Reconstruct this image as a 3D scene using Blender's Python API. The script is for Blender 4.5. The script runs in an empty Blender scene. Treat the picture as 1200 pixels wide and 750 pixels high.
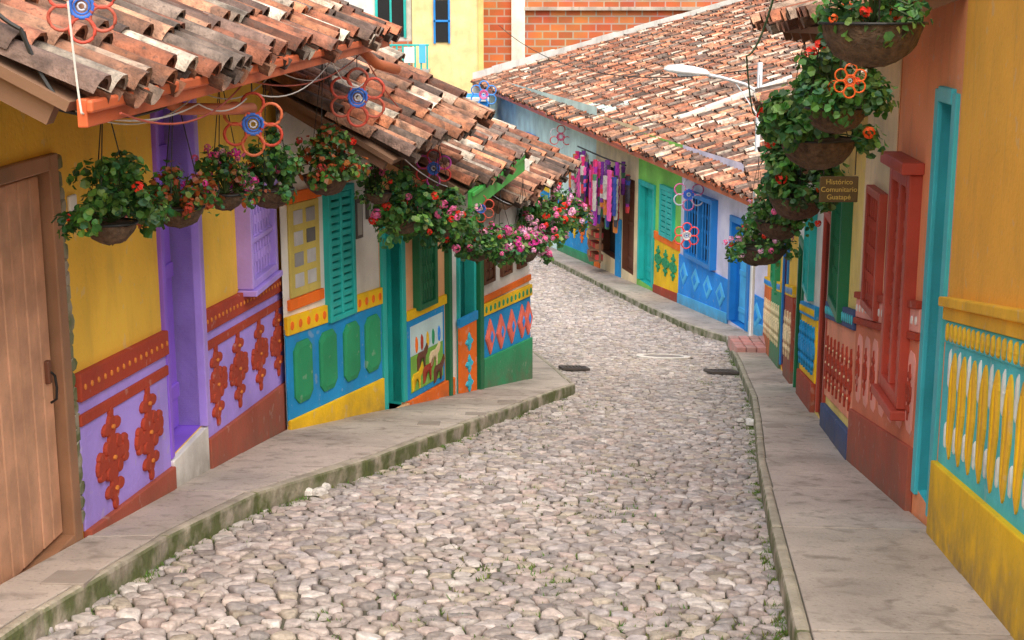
import bpy, math, random, bmesh
from mathutils import Vector, Matrix
R=random.Random(11)
scene=bpy.context.scene
# ---------------------------------------------------------------- materials
_m={}
def M(name,col=(.5,.5,.5),attr=False,rough=.85,var=.18,nscale=2.0,bump=.25,bscale=30,stain=.14,stcol=(.20,.13,.08),chip=0.0,metal=0,transl=0,moss=0,side_moss=0,vmul=False):
    if name in _m: return _m[name]
    m=bpy.data.materials.new(name); m.use_nodes=True; nt=m.node_tree; N=nt.nodes; L=nt.links
    b=N['Principled BSDF']; b.inputs['Roughness'].default_value=rough; b.inputs['Metallic'].default_value=metal
    tc=N.new('ShaderNodeTexCoord')
    def noise(scale,detail=5,mp=None,dist=0):
        n=N.new('ShaderNodeTexNoise'); n.inputs['Scale'].default_value=scale; n.inputs['Detail'].default_value=detail; n.inputs['Distortion'].default_value=dist
        if mp:
            k=N.new('ShaderNodeMapping'); k.inputs['Scale'].default_value=mp; L.new(tc.outputs['Object'],k.inputs['Vector']); L.new(k.outputs[0],n.inputs['Vector'])
        else: L.new(tc.outputs['Object'],n.inputs['Vector'])
        return n.outputs['Fac']
    def mapr(x,a,b_,c,d):
        r=N.new('ShaderNodeMapRange'); L.new(x,r.inputs['Value'])
        for k,v in zip(('From Min','From Max','To Min','To Max'),(a,b_,c,d)): r.inputs[k].default_value=v
        return r.outputs['Result']
    def mul(x,y):
        q=N.new('ShaderNodeMath'); q.operation='MULTIPLY'; L.new(x,q.inputs[0]); L.new(y,q.inputs[1]); return q.outputs[0]
    def mix(f,a,b_,mode='MIX'):
        x=N.new('ShaderNodeMix'); x.data_type='RGBA'; x.blend_type=mode
        if isinstance(f,(int,float)): x.inputs[0].default_value=f
        else: L.new(f,x.inputs[0])
        for i,c in ((6,a),(7,b_)):
            if isinstance(c,tuple): x.inputs[i].default_value=(*c[:3],1)
            else: L.new(c,x.inputs[i])
        return x.outputs[2]
    if attr:
        a=N.new('ShaderNodeAttribute'); a.attribute_name='Col'; c=a.outputs['Color']
    else:
        c=mix(1.0,(1,1,1),col,'MULTIPLY')
    n1=noise(nscale,6)
    g=mapr(n1,.3,.7,1-var,1+var)
    cm=N.new('ShaderNodeCombineColor'); 
    for i in range(3): L.new(g,cm.inputs[i])
    c=mix(1.0,c,cm.outputs[0],'MULTIPLY')
    if stain>0:
        s=mapr(noise(3.0,7,(2.2,2.2,.5),.6),.52,.75,0,stain); c=mix(s,c,stcol)
        s2=mapr(noise(45,3),.58,.75,0,stain*.8); c=mix(s2,c,stcol)
    if chip>0:
        s=mapr(noise(9,8),.64,.68,0,chip); c=mix(s,c,(.62,.57,.5))
    if vmul:  # splash dirt stored per vertex at the foot of the walls, broken up by noise
        a=N.new('ShaderNodeAttribute'); a.attribute_name='Col'; sp=N.new('ShaderNodeSeparateColor'); L.new(a.outputs['Color'],sp.inputs[0])
        d=mapr(sp.outputs[0],0,1,1.15,0); q=mul(d,mapr(noise(7,8),.30,.62,.25,1.25)); c=mix(mapr(q,0,1,0,.8),c,(.17,.13,.09))
    if moss>0:
        s=mapr(noise(2.3,8),.45,.62,0,moss); c=mix(s,c,(.07,.10,.025))
    if side_moss>0:
        ge=N.new('ShaderNodeNewGeometry'); sx=N.new('ShaderNodeSeparateXYZ'); L.new(ge.outputs['True Normal'],sx.inputs[0])
        s=mul(mapr(sx.outputs[2],.3,.9,1,0.10),mapr(noise(5,8),.36,.58,0,side_moss)); c=mix(s,c,(.09,.12,.025))
    L.new(c,b.inputs['Base Color'])
    if bump>0:
        bp=N.new('ShaderNodeBump'); bp.inputs['Strength'].default_value=bump; bp.inputs['Distance'].default_value=.02
        L.new(noise(bscale,6),bp.inputs['Height']); L.new(bp.outputs[0],b.inputs['Normal'])
    if transl>0:
        t=N.new('ShaderNodeBsdfTranslucent'); L.new(c,t.inputs['Color']); ms=N.new('ShaderNodeMixShader'); ms.inputs[0].default_value=transl
        L.new(b.outputs[0],ms.inputs[1]); L.new(t.outputs[0],ms.inputs[2]); L.new(ms.outputs[0],N['Material Output'].inputs['Surface'])
    _m[name]=m; return m
def P(name,col,**k):
    k.setdefault('chip',.22); return M('plaster_'+name,col,vmul=True,**k)
def W(name,col,**k):
    k.setdefault('rough',.5); k.setdefault('stain',.08); k.setdefault('bscale',14); return M('wood_'+name,col,**k)

YEL=P('yellow',(.95,.58,.065),var=.10); LAV=P('lavender',(.44,.32,.90)); PUR=W('purple',(.30,.14,.78)); LAVW=W('lilac',(.48,.33,.88))
RBR=P('redbrown',(.42,.05,.02)); OCH=P('ochre',(.72,.24,.04),chip=0); PLK=P('plinth_red',(.42,.09,.05),stain=.35)
WHT=P('white',(.84,.82,.76),chip=0,stain=.14); TEAL=W('teal',(.02,.50,.46)); BLU=P('blue',(.01,.30,.68)); GRN=P('green',(.025,.33,.14))
YB=P('yellow_base',(.95,.58,.008),stain=.25); ORG=P('orange',(.93,.18,.012)); DGR=W('darkgreen',(.012,.17,.07)); PEACH=P('peach',(.94,.50,.24))
SAL=P('salmon',(.97,.38,.17),var=.09); R1Y=P('orange_yellow',(.98,.50,.06),var=.09,stain=.18); TURQ=P('turquoise',(.09,.62,.68)); REDW=W('red',(.48,.07,.04))
FASC=W('fascia_red',(.60,.13,.045)); GFAS=W('fascia_green',(.06,.42,.07)); PLANK=W('plank',(.62,.33,.20),var=.25,nscale=5,stain=.25); FRW=W('frame_old',(.38,.19,.10),var=.35,stain=.35)
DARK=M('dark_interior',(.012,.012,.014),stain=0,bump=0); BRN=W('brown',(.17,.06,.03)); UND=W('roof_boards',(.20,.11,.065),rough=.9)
CONC=M('concrete_sidewalk',(.50,.43,.375),var=.26,nscale=1.3,bump=.45,bscale=40,stain=.7,stcol=(.17,.14,.11),rough=.9)
KERB=M('kerb_stone',(.44,.39,.31),var=.3,nscale=4,bump=.7,bscale=22,stain=.5,stcol=(.15,.12,.08),side_moss=.9)
SOIL=M('road_joint_soil',(.11,.095,.075),var=.4,nscale=3,bump=.8,bscale=60,moss=.55)
STONE=M('cobblestone',attr=True,var=.25,nscale=26,bump=.6,bscale=70,stain=.3,rough=.7)
TILE=M('clay_roof_tile',attr=True,var=.5,nscale=12,bump=.7,bscale=55,stain=.95,stcol=(.075,.058,.048),rough=.9)
LEAF=M('leaf',attr=True,var=.2,nscale=20,bump=0,stain=0,rough=.45,transl=.35); PET=M('petal',attr=True,var=.1,bump=0,stain=0,rough=.6,transl=.25)
PAINT=M('painted_parts',attr=True,var=.15,nscale=6,bump=.15,stain=.1,rough=.6)
COIR=M('coir_basket',(.10,.06,.035),var=.5,nscale=30,bump=1,bscale=50,stain=.3); WIRE=M('wire',(.03,.03,.03),stain=0,bump=0,rough=.5,metal=.6)
MINT=P('mint',(.68,.88,.84)); PALE=P('pale_lilac',(.78,.74,.92)); FGR=P('leafgreen',(.26,.66,.12)); FBL=P('strong_blue',(.02,.30,.88)); LBL=P('light_blue',(.10,.52,.92),chip=0)
BLW=W('blue_wood',(.015,.24,.68)); CREAM=P('cream',(.90,.72,.44)); PINK=P('pink',(.88,.38,.30)); NAVY=P('navy',(.05,.09,.22)); GREYM=M('metal_grey',(.6,.61,.63),metal=.3,rough=.4,stain=.1)
GRASS=M('grass_blades',attr=True,var=.2,stain=0,bump=0,transl=.2); GROUND=M('ground_soil',(.13,.13,.07),moss=.8,nscale=.3); PIPE=W('clay_pipe',(.62,.18,.07),stain=.2)

def brickmat():
    m=bpy.data.materials.new('orange_brick'); m.use_nodes=True; nt=m.node_tree; N=nt.nodes; L=nt.links; b=N['Principled BSDF']; b.inputs['Roughness'].default_value=.9
    tc=N.new('ShaderNodeTexCoord'); sp=N.new('ShaderNodeSeparateXYZ'); cb=N.new('ShaderNodeCombineXYZ'); L.new(tc.outputs['Object'],sp.inputs[0]); L.new(sp.outputs[0],cb.inputs[0]); L.new(sp.outputs[2],cb.inputs[1])
    t=N.new('ShaderNodeTexBrick'); L.new(cb.outputs[0],t.inputs[0]); t.inputs['Scale'].default_value=1; t.inputs['Brick Width'].default_value=.62; t.inputs['Row Height'].default_value=.30; t.inputs['Mortar Size'].default_value=.03
    t.inputs['Color1'].default_value=(.90,.27,.09,1); t.inputs['Color2'].default_value=(.60,.14,.06,1); t.inputs['Mortar'].default_value=(.62,.46,.37,1)
    n=N.new('ShaderNodeTexNoise'); n.inputs['Scale'].default_value=1.2; n.inputs['Detail'].default_value=8; L.new(tc.outputs['Object'],n.inputs[0])
    x=N.new('ShaderNodeMix'); x.data_type='RGBA'; x.blend_type='MULTIPLY'; x.inputs[0].default_value=.6; L.new(t.outputs[0],x.inputs[6]); L.new(n.outputs['Color'],x.inputs[7])
    L.new(x.outputs[2],b.inputs['Base Color']); bp=N.new('ShaderNodeBump'); bp.inputs['Strength'].default_value=.5; L.new(t.outputs['Fac'],bp.inputs['Height']); bp.invert=True; L.new(bp.outputs[0],b.inputs['Normal'])
    return m
BRICK=brickmat()
# ---------------------------------------------------------------- helpers
class Acc:
    def __init__(s): s.V=[];s.F=[];s.C=[]
    def add(s,v,f,c=(1,1,1)):
        o=len(s.V); s.V+=v; s.F+=[tuple(i+o for i in q) for q in f]; s.C+= c if isinstance(c,list) else [c]*len(v)
def mk(name,a,mat,parent=None,smooth=False,bevel=0,fix=False):
    if not a.V: return None
    me=bpy.data.meshes.new(name); me.from_pydata(a.V,[],a.F); me.update()
    at=me.attributes.new('Col','FLOAT_COLOR','POINT'); buf=[]
    for c in a.C: buf+=[c[0],c[1],c[2],1.0]
    at.data.foreach_set('color',buf)
    if fix:
        bm=bmesh.new(); bm.from_mesh(me); bmesh.ops.recalc_face_normals(bm,faces=bm.faces); bm.to_mesh(me); bm.free()
    me.materials.append(mat)
    if smooth: me.polygons.foreach_set('use_smooth',[True]*len(me.polygons))
    o=bpy.data.objects.new(name,me); scene.collection.objects.link(o)
    if parent is not None:
        o.parent=parent; o.matrix_parent_inverse=Matrix.Translation(-parent.location)
    if bevel: 
        md=o.modifiers.new('bevel','BEVEL'); md.width=bevel; md.segments=2; md.limit_method='ANGLE'
    return o
def empty(name,loc=(0,0,0)):
    e=bpy.data.objects.new(name,None); e.location=loc; e.empty_display_size=.3; scene.collection.objects.link(e); return e
BOXF=[(0,1,2,3),(4,7,6,5),(0,4,5,1),(1,5,6,2),(2,6,7,3),(3,7,4,0)]
def rbox(a,c,s,col=(1,1,1),rot=0):
    x,y,z=c; hx,hy,hz=s[0]/2,s[1]/2,s[2]/2; ca,sa=math.cos(rot),math.sin(rot); v=[]
    for dz in (-hz,hz):
        for dx,dy in ((-hx,-hy),(hx,-hy),(hx,hy),(-hx,hy)): v.append((x+dx*ca-dy*sa,y+dx*sa+dy*ca,z+dz))
    a.add(v,BOXF,col)
def tube(a,pts,r,col=(1,1,1),n=8,closed=False):
    V=[];F=[];m=len(pts)
    for i,p in enumerate(pts):
        p=Vector(p)
        if closed: t=Vector(pts[(i+1)%m])-Vector(pts[i-1])
        else: t=Vector(pts[min(i+1,m-1)])-Vector(pts[max(i-1,0)])
        t.normalize(); up=Vector((0,0,1)) if abs(t.z)<.9 else Vector((0,1,0)); u=t.cross(up).normalized(); w=t.cross(u)
        for k in range(n):
            q=p+u*math.cos(k*2*math.pi/n)*r+w*math.sin(k*2*math.pi/n)*r; V.append(tuple(q))
    for i in range(m if closed else m-1):
        j=(i+1)%m
        for k in range(n): F.append((i*n+k,i*n+(k+1)%n,j*n+(k+1)%n,j*n+k))
    if not closed: F+= [tuple(range(n)),tuple((m-1)*n+k for k in range(n))]
    a.add(V,F,col)
def road_z(x,y):
    t=.148*x+.989*y
    if t<-8: return -1.75+8*.172
    if t<=23: return -1.75-.172*t
    if t<29:
        d=t-23; return -1.75-.172*23-(.172*d-.102*d*d/12)
    base=-1.75-.172*23-(.172*6-.102*3)
    return base-.07*(min(t,75)-29)
def walk_z(x,y): return road_z(x,y)+.15
class Fr:
    def __init__(s,P0,P1,side):
        s.P0=P0;s.P1=P1;dx,dy=P1[0]-P0[0],P1[1]-P0[1];L=math.hypot(dx,dy);s.d=(dx/L,dy/L);s.n=(s.d[1]*side,-s.d[0]*side);s.L=L;s.side=side
    def p(s,Y,z,dep=0,ds=0):
        t=(Y-s.P0[1])/s.d[1]+ds
        return (s.P0[0]+s.d[0]*t+s.n[0]*dep, s.P0[1]+s.d[1]*t+s.n[1]*dep, z)
    def G(s,Y):
        q=s.p(Y,0); return walk_z(q[0],q[1])
def two(z): return z if isinstance(z,tuple) else (z,z)
class Bld:
    def __init__(s,fr,name='painted_townhouse'):
        s.fr=fr; q=fr.p(fr.P0[1],0); s.e=empty(name,(q[0],q[1],walk_z(q[0],q[1]))); s.A={}
    def acc(s,part,mat,**k):
        key=(part,mat.name)
        if key not in s.A: s.A[key]=(Acc(),mat,k)
        return s.A[key][0]
    def box(s,part,mat,Ya,Yb,z0,z1,d0,d1,col=(1,1,1)):
        a=s.acc(part,mat,bevel=.008,fix=True); f=s.fr; z0=two(z0);z1=two(z1)
        v=[f.p(Ya,z0[0],d0),f.p(Yb,z0[1],d0),f.p(Yb,z0[1],d1),f.p(Ya,z0[0],d1),f.p(Ya,z1[0],d0),f.p(Yb,z1[1],d0),f.p(Yb,z1[1],d1),f.p(Ya,z1[0],d1)]
        if part in('plinth','door_step'): col=[(0,0,0)]*4+[(1,1,1)]*4
        a.add(v,BOXF,col)
    def relief(s,part,mat,Yc,zc,poly,d0,d1,col=(1,1,1),ox=0,oz=0):
        a=s.acc(part,mat,fix=True); f=s.fr; n=len(poly); V=[]
        for k,dd in ((1,d0),(1,d0+(d1-d0)*.6),(.82,d1)):
            V+=[f.p(Yc,zc+oz+z*k,dd,ds=ox+x*k) for x,z in poly]
        V.append(f.p(Yc,zc+oz,d1,ds=ox)); F=[]
        for r in (0,1):
            for i in range(n): j=(i+1)%n; F.append((r*n+i,r*n+j,(r+1)*n+j,(r+1)*n+i))
        for i in range(n): F.append((2*n+i,2*n+(i+1)%n,3*n))
        a.add(V,F,col)
    def flower(s,part,mat,Yc,zc,w,h,d0,d1,core=None):
        """flat moulded cross-shaped rosette built of lobes"""
        lobes=[(0,0,.22,.15),(0,.14,.13,.12),(0,-.14,.13,.12),(0,.30,.13,.13),(0,-.30,.13,.13),(0,.44,.06,.07),(0,-.44,.06,.07),(.20,0,.15,.07),(-.20,0,.15,.07),(.36,0,.13,.10),(-.36,0,.13,.10),(.16,.30,.11,.06),(-.16,.30,.11,.06),(.16,-.30,.11,.06),(-.16,-.30,.11,.06),(.36,.09,.09,.05),(.36,-.09,.09,.05),(-.36,.09,.09,.05),(-.36,-.09,.09,.05),(.16,.12,.09,.07),(-.16,.12,.09,.07),(.16,-.12,.09,.07),(-.16,-.12,.09,.07)]
        for i,(ox,oz,rw,rh) in enumerate(lobes):
            s.relief(part,mat,Yc,zc,[(x*rw*w,z*rh*h) for x,z in circ(1,12)],d0,d1+i*.0003,ox=ox*w,oz=oz*h)
        if core:
            for ox,oz in ((0,0),(0,.30),(0,-.30)):
                s.relief(part+'_dot',core,Yc,zc,[(x*.04*w,z*.022*h) for x,z in circ(1,8)],d1,d1+.012,ox=ox*w,oz=oz*h)
    def facade(s,mat,Ya,Yb,ztop,ops=()):
        f=s.fr; a=s.acc('wall',mat); ys=sorted(set([Ya,Yb]+[o[0] for o in ops]+[o[1] for o in ops]))
        zt=two(ztop)
        def top(y): return zt[0]+(zt[1]-zt[0])*(y-Ya)/(Yb-Ya)
        for y0,y1 in zip(ys,ys[1:]):
            cuts=sorted([(o[2],o[3]) for o in ops if o[0]<=y0+1e-6 and o[1]>=y1-1e-6]); lo=(f.G(y0)-.4,f.G(y1)-.4)
            for c in cuts:
                if c[0]>max(lo): a.add([f.p(y0,lo[0]),f.p(y1,lo[1]),f.p(y1,c[0]),f.p(y0,c[0])],[(0,1,2,3)])
                lo=(c[1],c[1])
            a.add([f.p(y0,lo[0]),f.p(y1,lo[1]),f.p(y1,top(y1)),f.p(y0,top(y0))],[(0,1,2,3)])
        for o in ops:
            y0,y1,z0,z1=o[:4]; D=-.24
            rv=s.acc('reveal',o[4] if len(o)>4 else mat)
            c=[(y0,z0),(y1,z0),(y1,z1),(y0,z1)]
            for i in range(4):
                p,q=c[i],c[(i+1)%4]; rv.add([f.p(*p,0.0),f.p(*q,0.0),f.p(*q,D),f.p(*p,D)],[(0,1,2,3)])
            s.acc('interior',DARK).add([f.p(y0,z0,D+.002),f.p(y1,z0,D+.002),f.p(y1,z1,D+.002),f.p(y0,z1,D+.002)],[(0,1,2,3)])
    def body(s,mat,Ya,Yb,ztop,slope,depth=3.0):
        f=s.fr;a=s.acc('body',mat,fix=True); zt=two(ztop); v=[]
        for z in (0,1):
            for y,d in ((Ya,-.25),(Yb,-.25),(Yb,-depth),(Ya,-depth)):
                e=zt[0] if y==Ya else zt[1]
                v.append(f.p(y, f.G(y)-.5 if z==0 else e+slope*(-d)-.08, d))
        a.add(v,BOXF)
    def door(s,mat,Ya,Yb,z0,z1,d=-.16,planks=4,frame=None,fw=.07,proud=.03,rails=True):
        w=(Yb-Ya)/planks
        for i in range(planks):
            s.box('door_leaf',mat,Ya+i*w+.004,Ya+(i+1)*w-.004,z0,z1,d-.04,d+R.uniform(0,.008))
        if rails:
            for t in (.12,.5,.86): 
                zz=two(z0)[0]+(two(z1)[0]-two(z0)[0])*t; s.box('door_rail',mat,Ya+.02,Yb-.02,zz-.05,zz+.05,d,d+.025)
        if frame:
            s.box('door_frame',frame,Ya-fw,Ya,z0,z1,-.1,proud); s.box('door_frame',frame,Yb,Yb+fw,z0,z1,-.1,proud); s.box('door_frame',frame,Ya-fw,Yb+fw,z1,two(z1)[0]+fw,-.1,proud+.004)
    def window(s,mat,Ya,Yb,z0,z1,proud=.04,slats=0,bars=0,fw=.06,back=DARK,mid=True):
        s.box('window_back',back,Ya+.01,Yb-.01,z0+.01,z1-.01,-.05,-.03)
        for (a,b,c,e) in ((Ya,Ya+fw,z0,z1),(Yb-fw,Yb,z0,z1),(Ya+fw,Yb-fw,z0,z0+fw),(Ya+fw,Yb-fw,z1-fw,z1)): s.box('window_frame',mat,a,b,c,e,-.02,proud)
        if mid: m=(Ya+Yb)/2; s.box('window_frame',mat,m-fw*.4,m+fw*.4,z0+fw,z1-fw,-.02,proud-.006)
        for i in range(slats):
            z=z0+fw+(z1-z0-2*fw)*(i+.5)/slats; h=(z1-z0)/slats*.34; s.box('window_slats',mat,Ya+fw,Yb-fw,z-h,z+h,-.015,proud-.015)
        for i in range(bars):
            y=Ya+fw+(Yb-Ya-2*fw)*(i+.5)/bars; a=s.acc('window_bars',mat)
            p0=Vector(s.fr.p(y,z0+fw,proud*.5)); p1=Vector(s.fr.p(y,z1-fw,proud*.5))
            tube(a,[p0.lerp(p1,k/8) for k in range(9)],.016,n=6)
            for k in (2,4,6): q=p0.lerp(p1,k/8); tube(a,[q-Vector((0,0,.035)),q,q+Vector((0,0,.035))],.027,n=6)
    def roof(s,A,B,slope,depth,wmax=None,sp=.19,row=.34,dirn=None,fascia=None,fh=.075):
        A=Vector(A);B=Vector(B); e=(B-A); L=e.length; e.normalize(); ni=Vector((-s.fr.n[0],-s.fr.n[1],0)) if dirn is None else Vector(dirn)
        ni=(ni-e*ni.dot(e)); ni.z=0; ni.normalize(); up=Vector((ni.x,ni.y,slope)).normalized(); nr=e.cross(up).normalized()
        if nr.z<0: nr=-nr
        cosl=math.sqrt(1/(1+slope*slope)); D=depth/cosl
        f=(lambda q: D) if wmax is None else (lambda q: wmax(q)/cosl)
        deck=s.acc('roof_deck',UND,fix=True); n=12
        for i in range(n):
            a0,a1=L*i/n,L*(i+1)/n
            v=[];
            for h in (-.05,-.01):
                v+=[tuple(A+e*a0+up*.06+nr*h),tuple(A+e*a1+up*.06+nr*h),tuple(A+e*a1+up*max(.1,f(a1))+nr*h),tuple(A+e*a0+up*max(.1,f(a0))+nr*h)]
            deck.add(v,BOXF)
        nr_=int(L/.55)
        for i in range(nr_+1):
            q=min(max(.08,i*.55),L-.06); c=A+e*q; v=[]
            for h in (-.14,-.052):
                v+=[tuple(c-e*.035+up*.12+nr*h),tuple(c+e*.035+up*.12+nr*h),tuple(c+e*.035+up*1.25+nr*h),tuple(c-e*.035+up*1.25+nr*h)]
            s.acc('rafters',UND,fix=True).add(v,BOXF)
        T=s.acc('roof_tiles',TILE,smooth=True); pal=[(.58,.21,.11),(.48,.17,.09),(.32,.13,.08),(.60,.31,.19),(.70,.50,.37),(.16,.10,.075),(.38,.15,.09),(.52,.25,.15),(.23,.14,.11),(.66,.27,.14),(.76,.63,.50),(.20,.13,.105),(.44,.23,.15),(.27,.20,.16)]
        nc=int(L/sp)
        for i in range(nc+1):
            sc=min((i+.5)*sp,L); off=R.uniform(-.07,.05); lim=f(sc); j=0; colg=R.uniform(.8,1.1)
            while off+j*row<lim:
                for kind in (0,1):
                    w0=off+j*row-(0 if kind==0 else .03)+R.uniform(-.025,.025); w1=min(w0+row*1.22,lim+.05); ss=sc+R.gauss(0,.011)+(0 if kind==0 else sp/2); sk=R.gauss(0,.020)
                    if ss>L+.02: continue
                    c=list(R.choice(pal)); g=R.uniform(.45,1.2)*colg; c=tuple(min(.8,x*g) for x in c)
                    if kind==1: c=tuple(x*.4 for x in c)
                    V=[];n=6; rr=[(.082,w0,.058),(.066,w1,.022)] if kind==0 else [(.07,w0,.062),(.082,w1,.045)]
                    dz=R.gauss(0,.011)
                    for ri,(r,w,h) in enumerate(rr):
                        for q in range(n):
                            th=math.pi*q/(n-1)
                            x=math.cos(th)*r; y=math.sin(th)*r*.9*(1 if kind==0 else -1)
                            V.append(tuple(A+e*(ss+x+(sk if ri else 0))+up*w+nr*(h+y+dz)))
                    F=[(q,q+1,n+q+1,n+q) for q in range(n-1)]
                    if kind==0:
                        for q in range(n):
                            th=math.pi*q/(n-1); V.append(tuple(A+e*(ss+math.cos(th)*.064)+up*(w0+.004)+nr*(.058+math.sin(th)*.056+dz)))
                        F+=[(q,q+1,2*n+q+1,2*n+q) for q in range(n-1)]
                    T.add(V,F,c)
                j+=1
        if fascia:
            v=[]
            for hh in (0,1):
                for (q,o) in ((0,-.005),(L,-.005),(L,.035),(0,.035)):
                    v.append(tuple(A+e*q+ni*(o)+Vector((0,0,-fh if hh==0 else .03))))
            s.acc('fascia',fascia,bevel=.006,fix=True).add(v,BOXF)
            v=[]
            for hh in (0,1):
                for (q,o) in ((-.02,-.035),(L+.02,-.035),(L+.02,-.008),(-.02,-.008)):
                    v.append(tuple(A+e*q+ni*(o)+Vector((0,0,-.02 if hh==0 else .028))))
            s.acc('gutter',fascia,bevel=.01,fix=True).add(v,BOXF)
    def done(s):
        for (part,_),(a,mat,k) in s.A.items(): mk(part,a,mat,parent=s.e,**k)
def medal(w,h,n=40):
    o=[]
    for i in range(n):
        t=2*math.pi*i/n; r=.42+.58*abs(math.cos(2*t))**1.6+.07*math.cos(12*t); o.append((math.cos(t)*r*w/2,math.sin(t)*r*h/2))
    return o
def circ(r,n=10): return [(math.cos(2*math.pi*i/n)*r,math.sin(2*math.pi*i/n)*r) for i in range(n)]
def rect(w,h,c=.22): 
    a,b=w/2,h/2;k=c*w
    return [(a,-b+k),(a,b-k),(a-k,b),(-a+k,b),(-a,b-k),(-a,-b+k),(-a+k,-b),(a-k,-b)]
def diam(w,h): return [(w/2,0),(0,h/2),(-w/2,0),(0,-h/2)]
def petal(w,h): return [(math.cos(2*math.pi*i/16)*w/2*(1.0 if math.sin(2*math.pi*i/16)>0 else .75),math.sin(2*math.pi*i/16)*h/2) for i in range(16)]
def lin(y,y0,z0,y1,z1): return z0+(z1-z0)*(y-y0)/(y1-y0)

# ================================================================ LEFT SIDE
f1=Fr((-2.587,3.0),(-1.973,12.2),1); b=Bld(f1)
b.facade(YEL,3.0,12.2,.25,[(5.95,7.18,-2.74,-.80,FRW),(8.92,9.60,-2.86,-.62,PUR),(10.80,11.55,-2.1,-1.45,LAVW)])
b.body(YEL,3.0,12.2,.25,.5)
b.door(PLANK,5.98,7.14,-2.70,-.84,d=-.03,planks=9,frame=None,rails=False)
for (y0,y1,z0,z1) in ((5.87,5.97,-2.74,-.74),(7.16,7.27,-2.80,-.74),(5.95,7.16,-.82,-.74),(5.95,7.16,-2.84,-2.72)): b.box('door_frame',FRW,y0,y1,z0,z1,-.12,.03)
b.box('door_lock',BRN,7.04,7.08,-1.88,-1.76,-.03,.0)
hb=b.acc('door_handle',WIRE); 
tube(hb,[f1.p(7.06,-1.82,-.0),f1.p(7.06,-1.84,.02),f1.p(7.06,-1.9,.025),f1.p(7.06,-1.96,.02),f1.p(7.06,-1.98,-.01)],.007)
for i in range(26):
    z=-.8-i*.075; b.relief('broken_plaster',KERB,7.30+R.uniform(-.01,.03),z,[(x*R.uniform(.7,1.4),y*R.uniform(.7,1.4)) for x,y in circ(.045,7)],-.01,.02)
def band(B,Ya,Yb,zf,top,bot,mat,d,dots=None,r=.022,step=.11):
    B.box('zocalo_band',mat,Ya,Yb,(zf(Ya)-bot,zf(Yb)-bot),(zf(Ya)-top,zf(Yb)-top),0,d)
    if dots:
        n=max(1,int((Yb-Ya)/step))
        for i in range(n):
            y=Ya+(i+.5)*(Yb-Ya)/n; B.relief('band_dots',dots,y,zf(y)-(top+bot)/2,[(x,z*1.3) for x,z in circ(r,8)],d-.003,d+.008)
zb=lambda y:-1.90-.072*(y-7.3)
pl=lambda y: lin(y,7.3,-2.76,12.2,-3.21)
for Ya,Yb in ((7.34,8.86),(9.68,12.2),(3.0,5.83)):
    b.box('zocalo_panel',LAV,Ya,Yb,(pl(Ya)-.02,pl(Yb)-.02),(zb(Ya)-.1,zb(Yb)-.1),0,.02)
    band(b,Ya,Yb,zb,0,.155,RBR,.045,OCH,.013,.10); band(b,Ya,Yb,zb,.225,.29,RBR,.035)
    b.box('plinth',PLK,Ya,Yb,(f1.G(Ya)-.3,f1.G(Yb)-.3),(pl(Ya),pl(Yb)),0,.05)
for y,z in ((7.79,-2.50),(8.44,-2.55),(9.97,-2.66),(10.58,-2.70),(11.24,-2.745),(11.87,-2.79),(5.0,-2.3),(5.5,-2.3)):
    b.flower('medallion',RBR,y,z,.54,.60,.015,.036,core=OCH)
b.door(PUR,8.95,9.57,-2.84,-.66,d=-.14,planks=2)
b.box('door_frame',PUR,8.86,8.92,-2.86,-.58,-.05,.03); b.box('door_frame',LAVW,9.60,9.69,-2.86,-.58,-.24,.055); b.box('door_frame',PUR,8.93,9.59,-.63,-.55,-.05,.052)
b.box('door_step',WHT,8.86,9.66,(-3.3,-3.4),-2.87,-.2,.04); 
b.window(LAVW,10.75,11.60,-2.13,-1.43,proud=.12,bars=8,fw=.06,mid=False); b.box('window_rail',LAVW,10.80,11.55,-1.80,-1.76,.0,.10)
b.box('window_sill',LAVW,10.73,11.62,-2.18,-2.135,0,.15); b.box('window_hood',LAVW,10.73,11.62,-1.425,-1.38,0,.14)
b.box('corner_edge',WHT,12.2,12.23,-3.6,-.1,-.3,.01)
b.roof((-1.56,5.35,-.38),(-1.02,12.25,-.29),.52,3.2,fascia=FASC)
b.box('house_plaque',WHT,7.42,7.52,-1.1,-.98,0,.02)
b.done()
f2=Fr((-1.93,11.9),(.21,17.4),1)
b=Bld(f2)
b.facade(WHT,11.92,13.60,-.9,[(12.62,13.05,-2.78,-1.62)]); b.body(WHT,11.95,13.6,-.9,.5)
z2=lambda y:-2.60-.04*(y-11.92)
b.box('zocalo_panel',BLU,11.92,13.60,(-3.56,-3.58),(z2(11.92)-.1,z2(13.6)-.1),0,.02)
band(b,11.92,12.58,z2,0,.16,YB,.04,ORG,.03,.12); band(b,13.08,13.6,z2,0,.16,YB,.04,ORG,.03,.12)
b.box('plinth',YB,11.92,13.6,(f2.G(11.92)-.3,f2.G(13.6)-.3),(-3.50,-3.56),0,.04)
for y,z in ((12.16,-3.12),(12.58,-3.13),(13.0,-3.15),(13.4,-3.17)): b.relief('zocalo_relief',GRN,y,z,rect(.31,.54),.015,.05)
b.window(TEAL,12.60,13.07,-2.80,-1.60,proud=.06,slats=16,fw=.05)
b.box('poster_board',P('olive',(.62,.50,.12)),12.02,12.50,-2.46,-1.66,0,.025)
for i in range(4):
    for j in range(2): b.box('poster_photos',PAINT,12.08+j*.2,12.22+j*.2,-2.38+i*.18,-2.26+i*.18,.025,.032,col=(R.choice([.15,.35,.6]),)*3)
b.box('poster_frame',ORG,11.98,12.54,-1.655,-1.56,0,.035); b.box('poster_frame',ORG,11.98,12.54,-2.56,-2.465,0,.035)
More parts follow.
